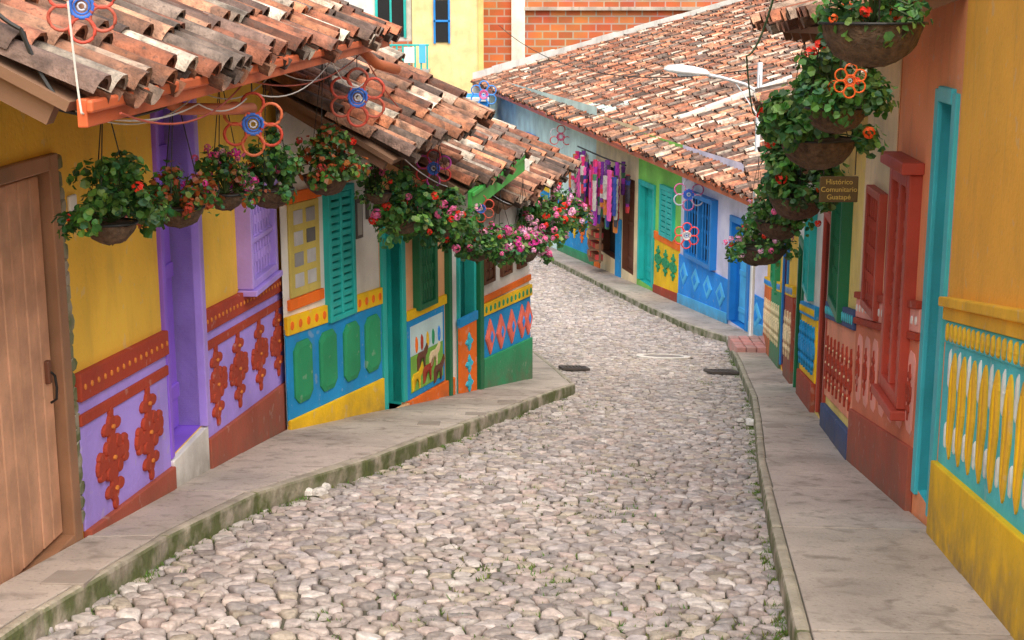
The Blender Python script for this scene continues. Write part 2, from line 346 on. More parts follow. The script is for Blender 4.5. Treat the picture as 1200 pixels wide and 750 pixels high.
for y,z in ((13.2,-1.95),(13.42,-1.8)): b.box('framed_print',PAINT,y-.06,y+.06,z-.18,z+.18,0,.03,col=(.15,.13,.12)); b.box('framed_print',PAINT,y-.04,y+.04,z-.15,z+.15,.03,.034,col=(.5,.48,.42))
b.roof((-.88,11.45,-1.25),(-.22,13.85,-1.10),.54,3.2)
b.done()
b=Bld(f2)
b.facade(PEACH,13.60,15.20,-1.35,[(13.70,14.02,-3.95,-1.85,TEAL),(14.3,14.75,-3.05,-2.25,DGR)]); b.body(PEACH,13.6,15.2,-1.35,.5)
b.door(TEAL,13.70,14.02,-3.93,-1.87,planks=3,frame=TEAL,fw=.08,proud=.03)
b.box('door_step',PEACH,13.6,14.1,-4.2,-3.95,-.2,.05)
b.window(DGR,14.30,14.72,-3.05,-2.25,proud=.08,bars=5,fw=.06,mid=False)
b.box('mural_border',BLU,14.12,14.98,-3.95,-3.12,0,.02); b.box('mural_sky',P('mural_sky',(.60,.80,.82)),14.18,14.92,-3.5,-3.19,.02,.028); b.box('mural_field',P('mural_field',(.22,.50,.07)),14.18,14.92,-3.88,-3.502,.02,.028)
horse=[(.16,.02),(.2,.09),(.17,.15),(.12,.1),(.05,.06),(-.1,.06),(-.15,.0),(-.14,-.14),(-.11,-.14),(-.10,-.02),(.05,-.02),(.07,-.14),(.10,-.14),(.11,-.01)]
for y,z,c in ((14.42,-3.55,BRN),(14.7,-3.6,CREAM),(14.55,-3.72,RBR),(14.30,-3.74,YB),(14.8,-3.78,BRN)): b.relief('mural_mule',c,y,z,[(x*.8,z_*.9) for x,z_ in horse[::-1]],.026,.04)
for y,c in ((14.3,ORG),(14.42,RBR),(14.55,YB),(14.68,GRN),(14.82,FBL)): b.relief('mural_figure',c,y,-3.40,[(x*.4,z*1.4) for x,z in circ(.06,8)],.026,.042)
b.box('plinth',ORG,14.12,15.2,(f2.G(14.1)-.3,f2.G(15.2)-.3),(-3.94,-3.97),0,.04)
b.box('zocalo_band',YB,14.12,15.02,-3.12,-3.02,0,.035)
b.box('post',DGR,15.03,15.10,-4.5,-2.0,-.02,.06)
b.roof((-.38,13.45,-1.76),(.14,16.35,-1.70),.54,3.2,fascia=GFAS,fh=.17)
b.done()
b=Bld(f2)
b.facade(WHT,15.20,17.40,-1.85,[(15.35,15.75,-4.2,-2.4,TEAL)]); b.body(WHT,15.2,17.38,-1.85,.5)
b.door(BRN,15.37,15.73,-4.2,-2.4,planks=2,frame=TEAL,fw=.05)
b.box('counter_panel',ORG,15.3,15.74,-4.35,-3.45,.02,.05)
for z in (-3.65,-3.9,-4.12): b.relief('counter_flower',P('cyan',(.05,.55,.75)),15.52,z,medal(.2,.2,24),.045,.07)
b.box('counter_band',BLU,15.28,15.76,-3.45,-3.35,.02,.06)
b.box('post',DGR,15.80,15.90,-4.7,-2.1,-.02,.07)
z4=lambda y:-3.33-.03*(y-16)
band(b,15.95,17.4,z4,0,.14,YB,.045,GRN,.03,.12)
b.box('zocalo_panel',BLU,15.95,17.4,(-3.98,-4.08),(-3.45,-3.45),0,.02)
for y in (16.15,16.46,16.78,17.1,17.3): 
    b.relief('zocalo_diamond',P('coral',(.90,.18,.12)),y,-3.74-.03*(y-16),diam(.27,.42),.015,.05); b.relief('zocalo_diamond_core',FBL,y,-3.74-.03*(y-16),diam(.08,.14),.045,.06)
b.box('plinth',GRN,15.95,17.4,(f2.G(15.95)-.3,f2.G(17.4)-.3),(-3.96,-4.04),0,.05)
b.box('zocalo_band',ORG,15.95,17.4,-3.325,-3.25,0,.03)
for y0,y1 in ((16.0,16.3),(16.5,16.8),(17.0,17.25)): b.window(BRN,y0,y1,-3.12,-2.6,proud=.04,fw=.04,slats=4,back=CREAM)
b.roof((.0,15.75,-2.22),(.86,19.2,-2.17),.5,3.2)
b.done()
f5=Fr((.2,17.42),(-.8,26),1); b=Bld(f5); b.facade(MINT,17.42,26,-1.9); b.body(MINT,17.5,26,-1.9,.4); b.roof((.55,19.3,-2.9),(-.3,26.2,-2.9),.45,3.2); b.done()
# ================================================================ RIGHT SIDE
def G_(f,k): return lambda y:f.G(y)+k
fr1=Fr((1.816,3.0),(2.473,8.05),-1); b=Bld(fr1)
b.facade(R1Y,3.0,8.05,1.1,[]); b.body(R1Y,3.0,8.0,1.1,.3)
b.box('zocalo_panel',TURQ,3.0,7.95,(fr1.G(3)+.3,fr1.G(7.95)+.3),(fr1.G(3)+1.2,fr1.G(7.95)+1.2),0,.02)
g=G_(fr1,1.40); MUST=P('mustard',(.92,.52,.03),stain=.25)
band(b,3.0,7.97,g,0,.055,MUST,.07); band(b,3.0,7.95,g,.056,.13,MUST,.045)
band(b,3.0,7.95,g,.131,.26,TURQ,.03)
n=40
for i in range(n):
    y=3.05+i*4.88/n
    b.relief('frieze_drop',MUST,y,g(y)-.195,[(x*.9,z*1.9) for x,z in circ(.027,8)],.028,.045)
n=17
for i in range(n):
    y=3.17+i*4.70/n
    b.relief('petal_relief',MUST,y,g(y)-.60,petal(.17,.60),.015,.038)
    b.relief('petal_stem',YB,y,g(y)-.60,petal(.05,.46),.034,.045)
    b.relief('petal_drop',WHT,y+.138,g(y)-.42,petal(.045,.22),.015,.032)
    b.relief('petal_drop',WHT,y+.138,g(y)-.80,petal(.05,.15),.015,.032)
b.box('plinth',YB,3.0,7.97,(fr1.G(3)-.3,fr1.G(7.97)-.3),(fr1.G(3)+.44,fr1.G(7.97)+.44),0,.055)
b.roof((1.50,2.6,1.0),(2.12,8.1,.95),.3,3)
b.done()
fr2=Fr((2.473,8.05),(2.67,10.9),-1); b=Bld(fr2)
TDW=W('turquoise_door',(.06,.53,.60))
b.facade(SAL,8.05,10.9,.25,[(8.18,8.52,-2.95,-.55,TDW),(8.95,9.55,-2.5,-1.1,REDW)]); b.body(SAL,8.1,10.9,.25,.35)
b.door(TDW,8.18,8.52,-2.93,-.6,planks=2,d=-.12)
b.box('door_frame',TDW,8.08,8.18,(-2.98,-2.99),-.5,-.2,.025); b.box('door_frame',TDW,8.52,8.62,(-2.98,-2.99),-.5,-.2,.025); b.box('door_frame',TDW,8.18,8.52,-.57,-.48,-.2,.03)
b.window(REDW,8.92,9.58,-2.55,-1.05,proud=.08,slats=0,bars=0,fw=.09,back=CREAM); b.box('window_hood',REDW,8.88,9.62,-1.045,-.97,0,.14); b.box('window_sill',REDW,8.90,9.60,-2.62,-2.555,0,.12)
for i in range(12): b.box('window_slats',REDW,9.01,9.49,-2.43+i*.112,-2.38+i*.112,.0,.045)
for (Ya,Yb) in ((8.66,9.75),(9.75,10.9)):
    g=G_(fr2,1.35)
    band(b,Ya,Yb,g,0,.05,RBR,.05); band(b,Ya,Yb,g,.051,.2,PINK,.03,WHT,.022,.12); band(b,Ya,Yb,g,.201,.25,RBR,.045)
    b.box('zocalo_panel',P('rust',(.68,.20,.10)),Ya,Yb,(fr2.G(Ya)+.4,fr2.G(Yb)+.4),(g(Ya)-.25,g(Yb)-.25),0,.02)
    b.box('plinth',PLK,Ya,Yb,(fr2.G(Ya)-.3,fr2.G(Yb)-.3),(fr2.G(Ya)+.42,fr2.G(Yb)+.42),0,.045)
for i in range(7):
    y=8.8+i*.31; b.relief('zocalo_relief',PINK,y,fr2.G(y)+.76,rect(.20,.52),.015,.03); b.flower('zocalo_rosette',RBR,y,fr2.G(y)+.76,.15,.36,.027,.038)
b.window(REDW,9.95,10.5,-2.2,-1.3,proud=.07,bars=5,fw=.06,mid=False,back=BRN)
b.box('wall_upper',CREAM,9.76,10.9,(g(9.76)+.01,g(10.9)+.01),.2,.001,.012)
b.roof((1.62,8.1,-.15),(1.86,11.0,-.2),.38,3)
b.done()
fr4=Fr((2.67,10.9),(3.5,17.5),-1); b=Bld(fr4)
b.facade(P('warm_yellow',(.93,.72,.22)),10.9,14.3,-.55,[(13.3,13.9,-4.0,-2.0,BRN)]); b.body(CREAM,10.95,14.3,-.55,.35)
b.door(BRN,13.3,13.9,-4.0,-2.02,planks=3,frame=REDW,fw=.08,proud=.03)
g=G_(fr4,1.2)
band(b,10.9,13.2,g,0,.16,NAVY,.045,TURQ,.03,.14); b.box('zocalo_panel',P('coral_pink',(.88,.34,.20)),10.9,13.2,(g(10.9)-.9,g(13.2)-.9),(g(10.9)-.16,g(13.2)-.16),0,.02)
b.box('plinth',NAVY,10.9,13.2,(fr4.G(10.9)-.3,fr4.G(13.2)-.3),(fr4.G(10.9)+.22,fr4.G(13.2)+.22),0,.05)
for i in range(7):
    y=11.07+i*.32; b.flower('zocalo_rosette',RBR,y,fr4.G(y)+.63,.24,.50,.015,.035,core=CREAM)
b.window(DGR,11.7,12.6,-2.6,-1.5,proud=.09,bars=7,fw=.07,mid=False,back=CREAM)
b.roof((2.02,10.95,-.92),(2.46,14.4,-.95),.36,3)
b.done()
b=Bld(fr4)
b.facade(WHT,14.3,17.5,-1.3,[(16.4,17.0,-4.6,-2.8,DGR)]); b.body(WHT,14.3,17.45,-1.3,.35)
b.door(GRN,16.4,17.0,-4.6,-2.8,planks=3,frame=DGR,fw=.08,proud=.03)
b.window(TEAL,15.0,15.8,-3.1,-2.1,proud=.07,bars=6,fw=.06,mid=False)
band(b,14.3,16.3,G_(fr4,1.1),0,.14,BLU,.045,YB,.03,.14); b.box('zocalo_panel',YB,14.3,16.3,(fr4.G(14.3)+.3,fr4.G(16.3)+.3),(fr4.G(14.3)+.96,fr4.G(16.3)+.96),0,.02)
b.box('plinth',RBR,14.3,16.3,(fr4.G(14.3)-.3,fr4.G(16.3)-.3),(fr4.G(14.3)+.3,fr4.G(16.3)+.3),0,.05)
for i in range(6):
    y=14.5+i*.33; b.flower('zocalo_rosette',BLU,y,fr4.G(y)+.63,.28,.5,.015,.045)
b.roof((2.66,14.35,-1.72),(3.05,17.5,-1.75),.36,3)
b.done()
fr6=Fr((3.5,17.5),(4.35,24.3),-1); b=Bld(fr6)
b.facade(YEL,17.5,24.3,-2.3,[(19,19.8,-5.0,-3.1,RBR)]); b.body(YEL,17.5,24.3,-2.3,.3)
b.door(RBR,19,19.8,-5.0,-3.1,planks=3,frame=BLW,proud=.03)
for ya,yb,c in ((17.5,18.9,RBR),(19.9,22.2,GRN),(22.2,24.3,ORG)):
    b.box('plinth',c,ya,yb,(fr6.G(ya)-.3,fr6.G(yb)-.3),(fr6.G(ya)+1.1,fr6.G(yb)+1.1),0,.04)
    band(b,ya,yb,G_(fr6,1.24),0,.14,YB,.05,FBL,.035,.2)
    for i in range(int((yb-ya)/.45)): y=ya+.25+i*.45; b.flower('zocalo_rosette',CREAM,y,fr6.G(y)+.6,.3,.6,.035,.06)
b.window(GRN,20.8,22,-4.2,-3.1,proud=.08,bars=6,mid=False)
b.roof((3.1,17.55,-2.58),(3.92,24.2,-2.62),.32,3)
b.done()
# ================================================================ FAR SIDE (after the bend)
def fx(y): return 9.88-.2006*y
ff=Fr((fx(25.2),25.2),(fx(55),55),-1)
b=Bld(ff)
b.facade(PALE,25.2,31.06,-3.0,[(26.95,27.85,-6.15,-4.15,BLW),(28.8,30.4,-5.28,-3.9,BLW)]); b.body(PALE,25.2,31.06,-3.1,.3)
b.door(LBL,26.97,27.83,-6.13,-4.17,planks=3,frame=BLW,fw=.12,proud=.05)
b.window(BLW,28.75,30.45,-5.3,-3.88,proud=.14,bars=9,fw=.1,mid=True)
for Ya,Yb in ((25.2,26.8),(27.98,31.06)):
    b.box('zocalo_panel',FBL,Ya,Yb,(ff.G(Ya)-.3,ff.G(Yb)-.3),-5.35,0,.03)
    n=int((Yb-Ya)/.62)
    for i in range(n):
        y=Ya+(i+.5)*(Yb-Ya)/n; b.relief('zocalo_diamond',LBL,y,-5.72,diam(.54,.5),.025,.06); b.relief('zocalo_diamond_core',FBL,y,-5.72,diam(.24,.24),.055,.07)
    b.box('plinth',LBL,Ya,Yb,(ff.G(Ya)-.3,ff.G(Yb)-.3),(ff.G(Ya)+.22,ff.G(Yb)+.22),0,.05)
b.done()
b=Bld(ff)
b.facade(FGR,31.06,34.3,-3.0,[(31.5,32.35,-5.1,-4.05,TEAL),(33.0,34.05,-6.5,-4.2,TEAL)]); b.body(FGR,31.06,34.3,-3.1,.3)
b.window(TEAL,31.45,32.4,-5.15,-4.0,proud=.08,slats=8,fw=.1); b.door(TEAL,33.02,34.03,-6.48,-4.22,planks=4,frame=TEAL,fw=.12,proud=.05)
b.box('zocalo_panel',YB,31.06,32.85,(ff.G(31)+.1,ff.G(33)+.1),-5.3,0,.03); b.box('zocalo_band',ORG,31.06,32.85,-5.3,-5.12,0,.05); b.box('plinth',RBR,31.06,32.85,(ff.G(31)-.3,ff.G(33)-.3),(ff.G(31)+.2,ff.G(33)+.2),0,.05)
for y in (31.4,31.95,32.5): b.flower('zocalo_rosette',GRN,y,-5.72,.5,.6,.025,.06)
b.done()
b=Bld(ff)
b.facade(CREAM,34.3,38.2,-2.9,[(34.6,35.6,-6.5,-4.2,BRN),(36.2,37.6,-6.4,-4.1,BRN)]); b.body(CREAM,34.3,38.2,-3.0,.3)
b.box('zocalo_panel',BLU,35.65,36.15,(ff.G(35.6)-.3,ff.G(36.2)-.3),-5.3,0,.03); b.box('zocalo_panel',ORG,37.65,38.2,(ff.G(37.6)-.3,ff.G(38.2)-.3),-5.3,0,.03)
b.door(BRN,35.1,35.6,-6.5,-4.2,planks=2)
b.done()
b=Bld(ff)
b.facade(MINT,38.2,55,-2.7,[(39.0,40.3,-5.4,-4.2,BRN),(42.5,43.5,-7.0,-4.7,BRN)]); b.body(MINT,38.2,55,-2.8,.3)
b.window(BRN,38.95,40.35,-5.45,-4.15,proud=.10,bars=8,fw=.1); b.window(BLW,45.5,46.8,-5.3,-4.1,proud=.10,bars=8,fw=.1)
for Ya,Yb in ((38.2,42.4),(43.6,55)):
    b.box('zocalo_panel',BLU,Ya,Yb,(ff.G(Ya)-.3,ff.G(Yb)-.3),-5.65,0,.03); b.box('zocalo_band',YB,Ya,Yb,-5.65,-5.5,0,.05)
    n=int((Yb-Ya)/.8)
    for i in range(n): y=Ya+(i+.5)*(Yb-Ya)/n; b.flower('zocalo_rosette',ORG if i%2 else YB,y,-6.15,.6,.7,.025,.06)
    b.box('plinth',GRN,Ya,Yb,(ff.G(Ya)-.3,ff.G(Yb)-.3),(ff.G(Ya)+.25,ff.G(Yb)+.25),0,.05)
Lr=29.07
b.roof((4.26,25.5,-3.45),(-1.45,54,-2.92),.37,9.5,wmax=lambda q: 9.5 if q<20 else (9.5-(q-20)*.37 if q<22.2 else 8.68*max(0,(Lr-q))/(Lr-22.2)),sp=.21,row=.36,fascia=FASC,fh=.12)
b.done()
sv=empty('hanging_textiles',(2.6,35.5,-4.5)); a=Acc()
cols=[(.62,.02,.16),(.40,.03,.42),(.03,.06,.32),(.62,.18,.02),(.55,.50,.48),(.05,.20,.10),(.60,.04,.05),(.15,.02,.25),(.7,.08,.35),(.05,.04,.06)]
for i in range(95):
    y=34.2+R.uniform(0,4.6); d=R.uniform(.1,.7); z=-3.9+R.uniform(-.35,.15); h=R.uniform(.4,1.4); w=R.uniform(.025,.075); base=R.choice(cols)
    m=6
    for k in range(m):
        cc=base if R.random()<.75 else R.choice(cols); z0=z-h*k/m; w0=w*(1+.25*math.sin(k*1.7+i)); w1=w*(1+.25*math.sin((k+1)*1.7+i))
        V=[ff.p(y-w0,z0,d),ff.p(y+w0,z0,d+.03),ff.p(y+w1,z0-h/m,d+.02),ff.p(y-w1,z0-h/m,d+.02),ff.p(y-w0,z0,d+.06),ff.p(y+w0,z0,d+.09),ff.p(y+w1,z0-h/m,d+.08),ff.p(y-w1,z0-h/m,d+.08)]
        a.add(V,BOXF,cc)
mk('cloths',a,PAINT,sv,fix=True)
a=Acc(); tube(a,[ff.p(34.2,-3.78,.35),ff.p(36.2,-3.80,.36),ff.p(38.8,-3.78,.35)],.02); mk('rail',a,WIRE,sv)
rk=empty('souvenir_rack',ff.p(36.9,-6.4,.4)); a=Acc()
for k in range(5): rbox(a,ff.p(36.9,-6.45+k*.28,.35),(.35,1.0,.03),(.2,.1,.05))
for k in range(5):
    for q in range(7): rbox(a,ff.p(36.5+q*.13,-6.37+k*.28,.35),(.2,.09,.13),R.choice([(.5,.2,.08),(.35,.12,.05),(.6,.35,.15),(.6,.05,.05)]))
for q in (-.5,.5): rbox(a,ff.p(36.9+q,-5.85,.35),(.06,.04,1.3),(.2,.1,.05))
mk('rack',a,PAINT,rk)
fp=Acc(); A_=Vector((-1.45,54.2,-2.85)); B_=Vector((8.5,49.2,.12))
for i in range(14):
    p=A_.lerp(B_,i/14); q=A_.lerp(B_,(i+1)/14); jz=R.uniform(-.03,.03)
    v=[]
    for h in (-3,.28+jz): v+=[(p.x,p.y,p.z+h),(q.x,q.y,q.z+h),(q.x+.15,q.y+.35,q.z+h),(p.x+.15,p.y+.35,p.z+h)]
    fp.add(v,BOXF)
mk('firewall_parapet',fp,P('dirty_white',(.78,.76,.72),stain=.3),fix=True)
a=Acc()
c=Vector((3.9,34.1,-2.78)); e=Vector((.985,-.02,.357)); o=Vector((0,.16,0))
for i in range(7):
    w0,w1=i*.6,(i+1)*.6; v=[]
    for h in (.0,.16+R.uniform(-.02,.03)): v+=[tuple(c+e*w0-o+Vector((0,0,h))),tuple(c+e*w1-o+Vector((0,0,h))),tuple(c+e*w1+o+Vector((0,0,h))),tuple(c+e*w0+o+Vector((0,0,h)))]
    a.add(v,BOXF)
mk('roof_mortar_ridge',a,P('mortar',(.78,.74,.68),stain=.3,chip=0),fix=True,bevel=.03)
def boxobj(name,parts):
    e=empty(name,parts[0][1])
    for pn,c,s,mat in parts:
        a=Acc(); rbox(a,c,s); mk(pn,a,mat,e,bevel=.01,fix=True)
    return e
boxobj('brick_building',[('walls',(6,63,-1.0),(22,6,12),BRICK),('concrete_column',(.25,59.94,0),(.55,.3,10),WHT),('concrete_column',(9.4,59.94,0),(.5,.3,10),WHT),('ledge',(5.0,59.85,1.6),(9,.5,.25),CONC),('ledge',(4.7,59.9,-.30),(8.4,.25,.14),CONC)])
CRM=P('warm_cream',(.95,.70,.34))
boxobj('cream_house',[('walls',(-2.5,59.5,-2),(2.7,5,12),CRM),('window_recess',(-2.7,56.98,-.75),(.55,.1,1.6),DARK),('window_frame',(-2.7,56.93,-.75),(.66,.06,.08),BLW),('window_frame',(-2.98,56.93,-.75),(.08,.06,1.7),BLW),('window_frame',(-2.42,56.93,-.75),(.08,.06,1.7),BLW),('corner_pilaster',(-1.2,56.96,-2),(.2,.14,12),P('pilaster',(.9,.55,.2)))])
boxobj('white_house',[('walls',(-6.6,60,-1.9),(5.4,5,11),WHT),('window_recess',(-4.7,57.48,-.4),(1.15,.1,1.9),DARK),('window_frame',(-5.25,57.42,-.4),(.1,.08,2),TEAL),('window_frame',(-4.15,57.42,-.4),(.1,.08,2),TEAL),('window_frame',(-4.7,57.425,-.4),(.08,.07,1.9),TEAL),('brick_base',(-5.2,57.3,-3.3),(3.4,.3,3.6),BRICK)])
bal=[('slab',(-3.9,56.4,-2.6),(1.5,1.0,.12),CONC)]
for i in range(7): bal.append(('baluster',(-4.6+i*.23,55.95,-2.1),(.07,.05,.9),TEAL))
bal.append(('rail',(-3.9,55.95,-1.63),(1.5,.07,.07),TEAL)); bal+= [('laundry',(-3.9,55.88,-2.0),(.4,.03,.6),WHT),('laundry',(-3.4,55.88,-1.95),(.25,.03,.7),LBL)]
boxobj('balcony',bal)
boxobj('blue_house',[('walls',(-2.2,50,-5),(2.8,4,3.6),FBL),('coping',(-2.2,48,-3.15),(2.9,.3,.12),P('coping',(.6,.6,.6)))])

# ================================================================ GROUND, ROAD, SIDEWALKS
def sheet(name,xs,ys,dz,mat):
    a=Acc(); V=[(x,y,road_z(x,y)+dz) for y in ys for x in xs]; n=len(xs); F=[(j*n+i,j*n+i+1,(j+1)*n+i+1,(j+1)*n+i) for j in range(len(ys)-1) for i in range(n-1)]
    a.add(V,F); return mk(name,a,mat)
sheet('ground',[-300,-100,-40,-12,-6,-3,0,3,6,12,40,100,300],[-120,-60,-20,-9,-4]+[i*1.0 for i in range(0,80,1)]+[100,160,300,500],-.03,GROUND)
sheet('cobblestone_road_bed',[-9+i*.5 for i in range(33)],[-6+i*.5 for i in range(132)],-.0,SOIL)
XL=[(-6,-2.6),(2,-2.15),(5.8,-2.0),(7.4,-1.85),(8.8,-1.62),(10.3,-1.08),(15.9,.48),(16.8,.75),(17.3,.72),(19,.62),(22,.4),(26,-.1),(30,-1.2),(35,-2.2),(45,-4),(60,-7)]
XR=[(-6,0),(2,.75),(5.72,1.2),(8.05,1.52),(10.9,1.93),(13.5,2.35),(15.7,2.69),(17.5,2.92),(21.9,3.48),(24.3,3.75),(26.1,3.95),(28.1,3.4),(31,2.8),(35,2.05),(40,1.1),(45,.1),(55,-1.9),(60,-3)]
def interp(T,y):
    for (a,b_),(c,d) in zip(T,T[1:]):
        if y<=c: return b_+(d-b_)*(y-a)/(c-a)
    return T[-1][1]
MH=(2.5,23.3,.45)
def cobbles():
    sx,sy=.096,.118; nj=int(46/sy); ni=107; x00=-4.6; y00=3.2; pts={}
    rr=random.Random(5)
    for j in range(nj):
        for i in range(ni):
            pts[i,j]=(x00+(i+.5*(j%2))*sx+rr.uniform(-.42,.42)*sx, y00+j*sy+rr.uniform(-.42,.42)*sy)
    a=Acc(); pal=[(.50,.43,.40),(.43,.38,.36),(.54,.48,.46),(.38,.33,.31),(.49,.40,.37),(.60,.55,.52),(.33,.30,.29),(.47,.41,.34),(.52,.46,.44),(.46,.42,.42),(.56,.48,.44)]
    for (i,j),(px,py) in pts.items():
        if i<2 or j<2 or i>ni-3 or j>nj-3: continue
        if px<interp(XL,py)-.05 or px>interp(XR,py)+.05: continue
        if math.hypot(px-MH[0],py-MH[1])<MH[2]+.04: continue
        poly=[(-.12,-.13),(.12,-.13),(.12,.13),(-.12,.13)]
        for di in (-2,-1,0,1,2):
            for dj in (-2,-1,0,1,2):
                if di==0 and dj==0: continue
                q=pts[i+di,j+dj]; vx,vy=q[0]-px,q[1]-py; dd=(vx*vx+vy*vy)/2
                if dd>.030: continue
                out=[]; n=len(poly)
                for k in range(n):
                    A0=poly[k];B0=poly[(k+1)%n]; sa=A0[0]*vx+A0[1]*vy-dd; sb=B0[0]*vx+B0[1]*vy-dd
                    if sa<=0: out.append(A0)
                    if (sa<0)!=(sb<0): t=sa/(sa-sb); out.append((A0[0]+(B0[0]-A0[0])*t,A0[1]+(B0[1]-A0[1])*t))
                poly=out
                if len(poly)<3: break
            if len(poly)<3: break
        if len(poly)<3: continue
        out=[];n=len(poly)
        for k in range(n):
            A0=poly[k];B0=poly[(k+1)%n]
            out+=[(A0[0]*.81+B0[0]*.19,A0[1]*.81+B0[1]*.19),(A0[0]*.19+B0[0]*.81,A0[1]*.19+B0[1]*.81)]
        poly=out;n=len(poly); cx=sum(p[0] for p in poly)/n; cy=sum(p[1] for p in poly)/n
        h=rr.uniform(.010,.026); tx,ty=rr.gauss(0,.08),rr.gauss(0,.08); z0=road_z(px,py)+.012*math.sin(px*3.1+py*.7)*math.sin(py*1.9)
        slx=-.172*.148; sly=(road_z(px,py+.1)-road_z(px,py))/.1; sc=rr.uniform(.80,.93)
        V=[]
        for s_,hh in ((1,-.5),(.97,.55),(.85,.9),(.48,1.0)):
            for (x,y) in poly:
                dx,dy=(x-cx)*s_*sc,(y-cy)*s_*sc; V.append((px+cx+dx,py+cy+dy,z0+.008+slx*dx+sly*(cy+dy)+hh*h+(dx*tx+dy*ty if hh>0 else 0)+rr.gauss(0,.0013)))
        V.append((px+cx,py+cy,z0+.008+sly*cy+h*1.0))
        F=[(r*n+k,r*n+(k+1)%n,(r+1)*n+(k+1)%n,(r+1)*n+k) for r in range(3) for k in range(n)]+[(3*n+k,3*n+(k+1)%n,4*n) for k in range(n)]
        c=rr.choice(pal); g=rr.uniform(.78,1.15)*(1+.10*math.sin(px*1.3+2)*math.sin(py*.8)); a.add(V,F,tuple(x*g for x in c))
    mk('cobblestone_road',a,STONE,smooth=True)
cobbles()
def sidewalk(name,st,slab=1.3):
    e=empty(name,(st[0][1][0],st[0][1][1],walk_z(*st[0][1]))); top=Acc(); k=Acc()
    for (i0,o0),(i1,o1) in zip(st,st[1:]):
        L=math.hypot(o1[0]-o0[0],o1[1]-o0[1]); n=max(1,round(L/slab))
        for q in range(n):
            t0,t1=q/n,(q+1)/n; g=.005/L
            def lp(a,b_,t): return (a[0]+(b_[0]-a[0])*t,a[1]+(b_[1]-a[1])*t)
            a0,a1,c0,c1=lp(i0,i1,t0+g),lp(i0,i1,t1-g),lp(o0,o1,t0+g),lp(o0,o1,t1-g)
            w=math.hypot(a0[0]-c0[0],a0[1]-c0[1]); f=1-.07/w; m0,m1=lp(a0,c0,f),lp(a1,c1,f); f2=1-.068/w; p0,p1=lp(a0,c0,f2),lp(a1,c1,f2); j=R.uniform(-.005,.005)
            for acc,quad,dz in ((top,(a0,m0,m1,a1),0),(k,(p0,c0,c1,p1),.001)):
                V=[]
                for h in (-.5,dz+j): V+=[(x,y,walk_z(x,y)+h) for x,y in quad]
                acc.add(V,BOXF)
    mk('slabs',top,CONC,e,bevel=.006,fix=True); mk('kerb',k,KERB,e,bevel=.02,fix=True)
sidewalk('sidewalk',[((-2.75,-5),(-2.3,-5)),((-2.53,3),(-2.1,3)),((-2.38,5.5),(-2.0,5.8)),((-2.27,7.3),(-1.85,7.4)),((-2.17,8.8),(-1.62,8.8)),((-2.05,10.5),(-1.08,10.3)),((-1.93,11.95),(-.7,11.7)),((-1.2,13.64),(-.15,13.64)),((-.35,15.9),(.48,15.9)),((.12,17.2),(.76,16.8)),((.22,17.5),(.72,17.4)),((.14,19),(.62,19)),((-.1,22),(.4,22)),((-.6,26),(-.1,26))])
sidewalk('sidewalk',[((1.4,-5),(.1,-5)),((1.79,3),(.83,3)),((2.15,5.72),(1.2,5.72)),((2.46,8.05),(1.52,8.05)),((2.66,10.9),(1.93,10.9)),((3.0,13.5),(2.35,13.5)),((3.28,15.7),(2.69,15.7)),((3.5,17.5),(2.92,17.5)),((4.05,21.9),(3.48,21.9)),((4.35,24.3),(3.75,24.3)),((4.6,26.1),(3.95,26.1)),((4.24,28.1),(3.4,28.1)),((3.66,31),(2.8,31)),((2.86,35),(2.05,35)),((1.86,40),(1.1,40)),((.85,45),(.1,45)),((-1.15,55),(-1.9,55))])
a=Acc(); 
for k in range(4):
    for q in range(5): rbox(a,(3.75+.17*q,23.9-.25*k*.9,walk_z(3.9,23.6)+.06),(.15,.2,.2),(R.uniform(.5,.7),.33,.30),rot=.12)
mk('brick_step',a,PAINT,bevel=.01)
def disc(name,x,y,r,mat):
    e=empty(name,(x,y,road_z(x,y))); n=36
    for part,prof,mt in (('collar',((r,.0),(r,.045),(r*.76,.050),(r*.75,.02)),mat),('cover',((r*.73,.02),(r*.73,.042),(r*.66,.046),(r*.64,.036),(r*.4,.037),(r*.38,.044),(.001,.044)),M('cast_iron_cover',(.30,.27,.25),nscale=8,rough=.6))):
        a=Acc(); V=[]
        for rr_,h in prof:
            for i in range(n):
                t=2*math.pi*i/n; xx,yy=x+math.cos(t)*rr_,y+math.sin(t)*rr_; V.append((xx,yy,road_z(xx,yy)+h))
        a.add(V,[(q*n+i,q*n+(i+1)%n,(q+1)*n+(i+1)%n,(q+1)*n+i) for q in range(len(prof)-1) for i in range(n)]); mk(part,a,mt,e)
disc('manhole_cover',MH[0],MH[1],MH[2],M('manhole_concrete',(.80,.76,.71),nscale=6,stain=.05))
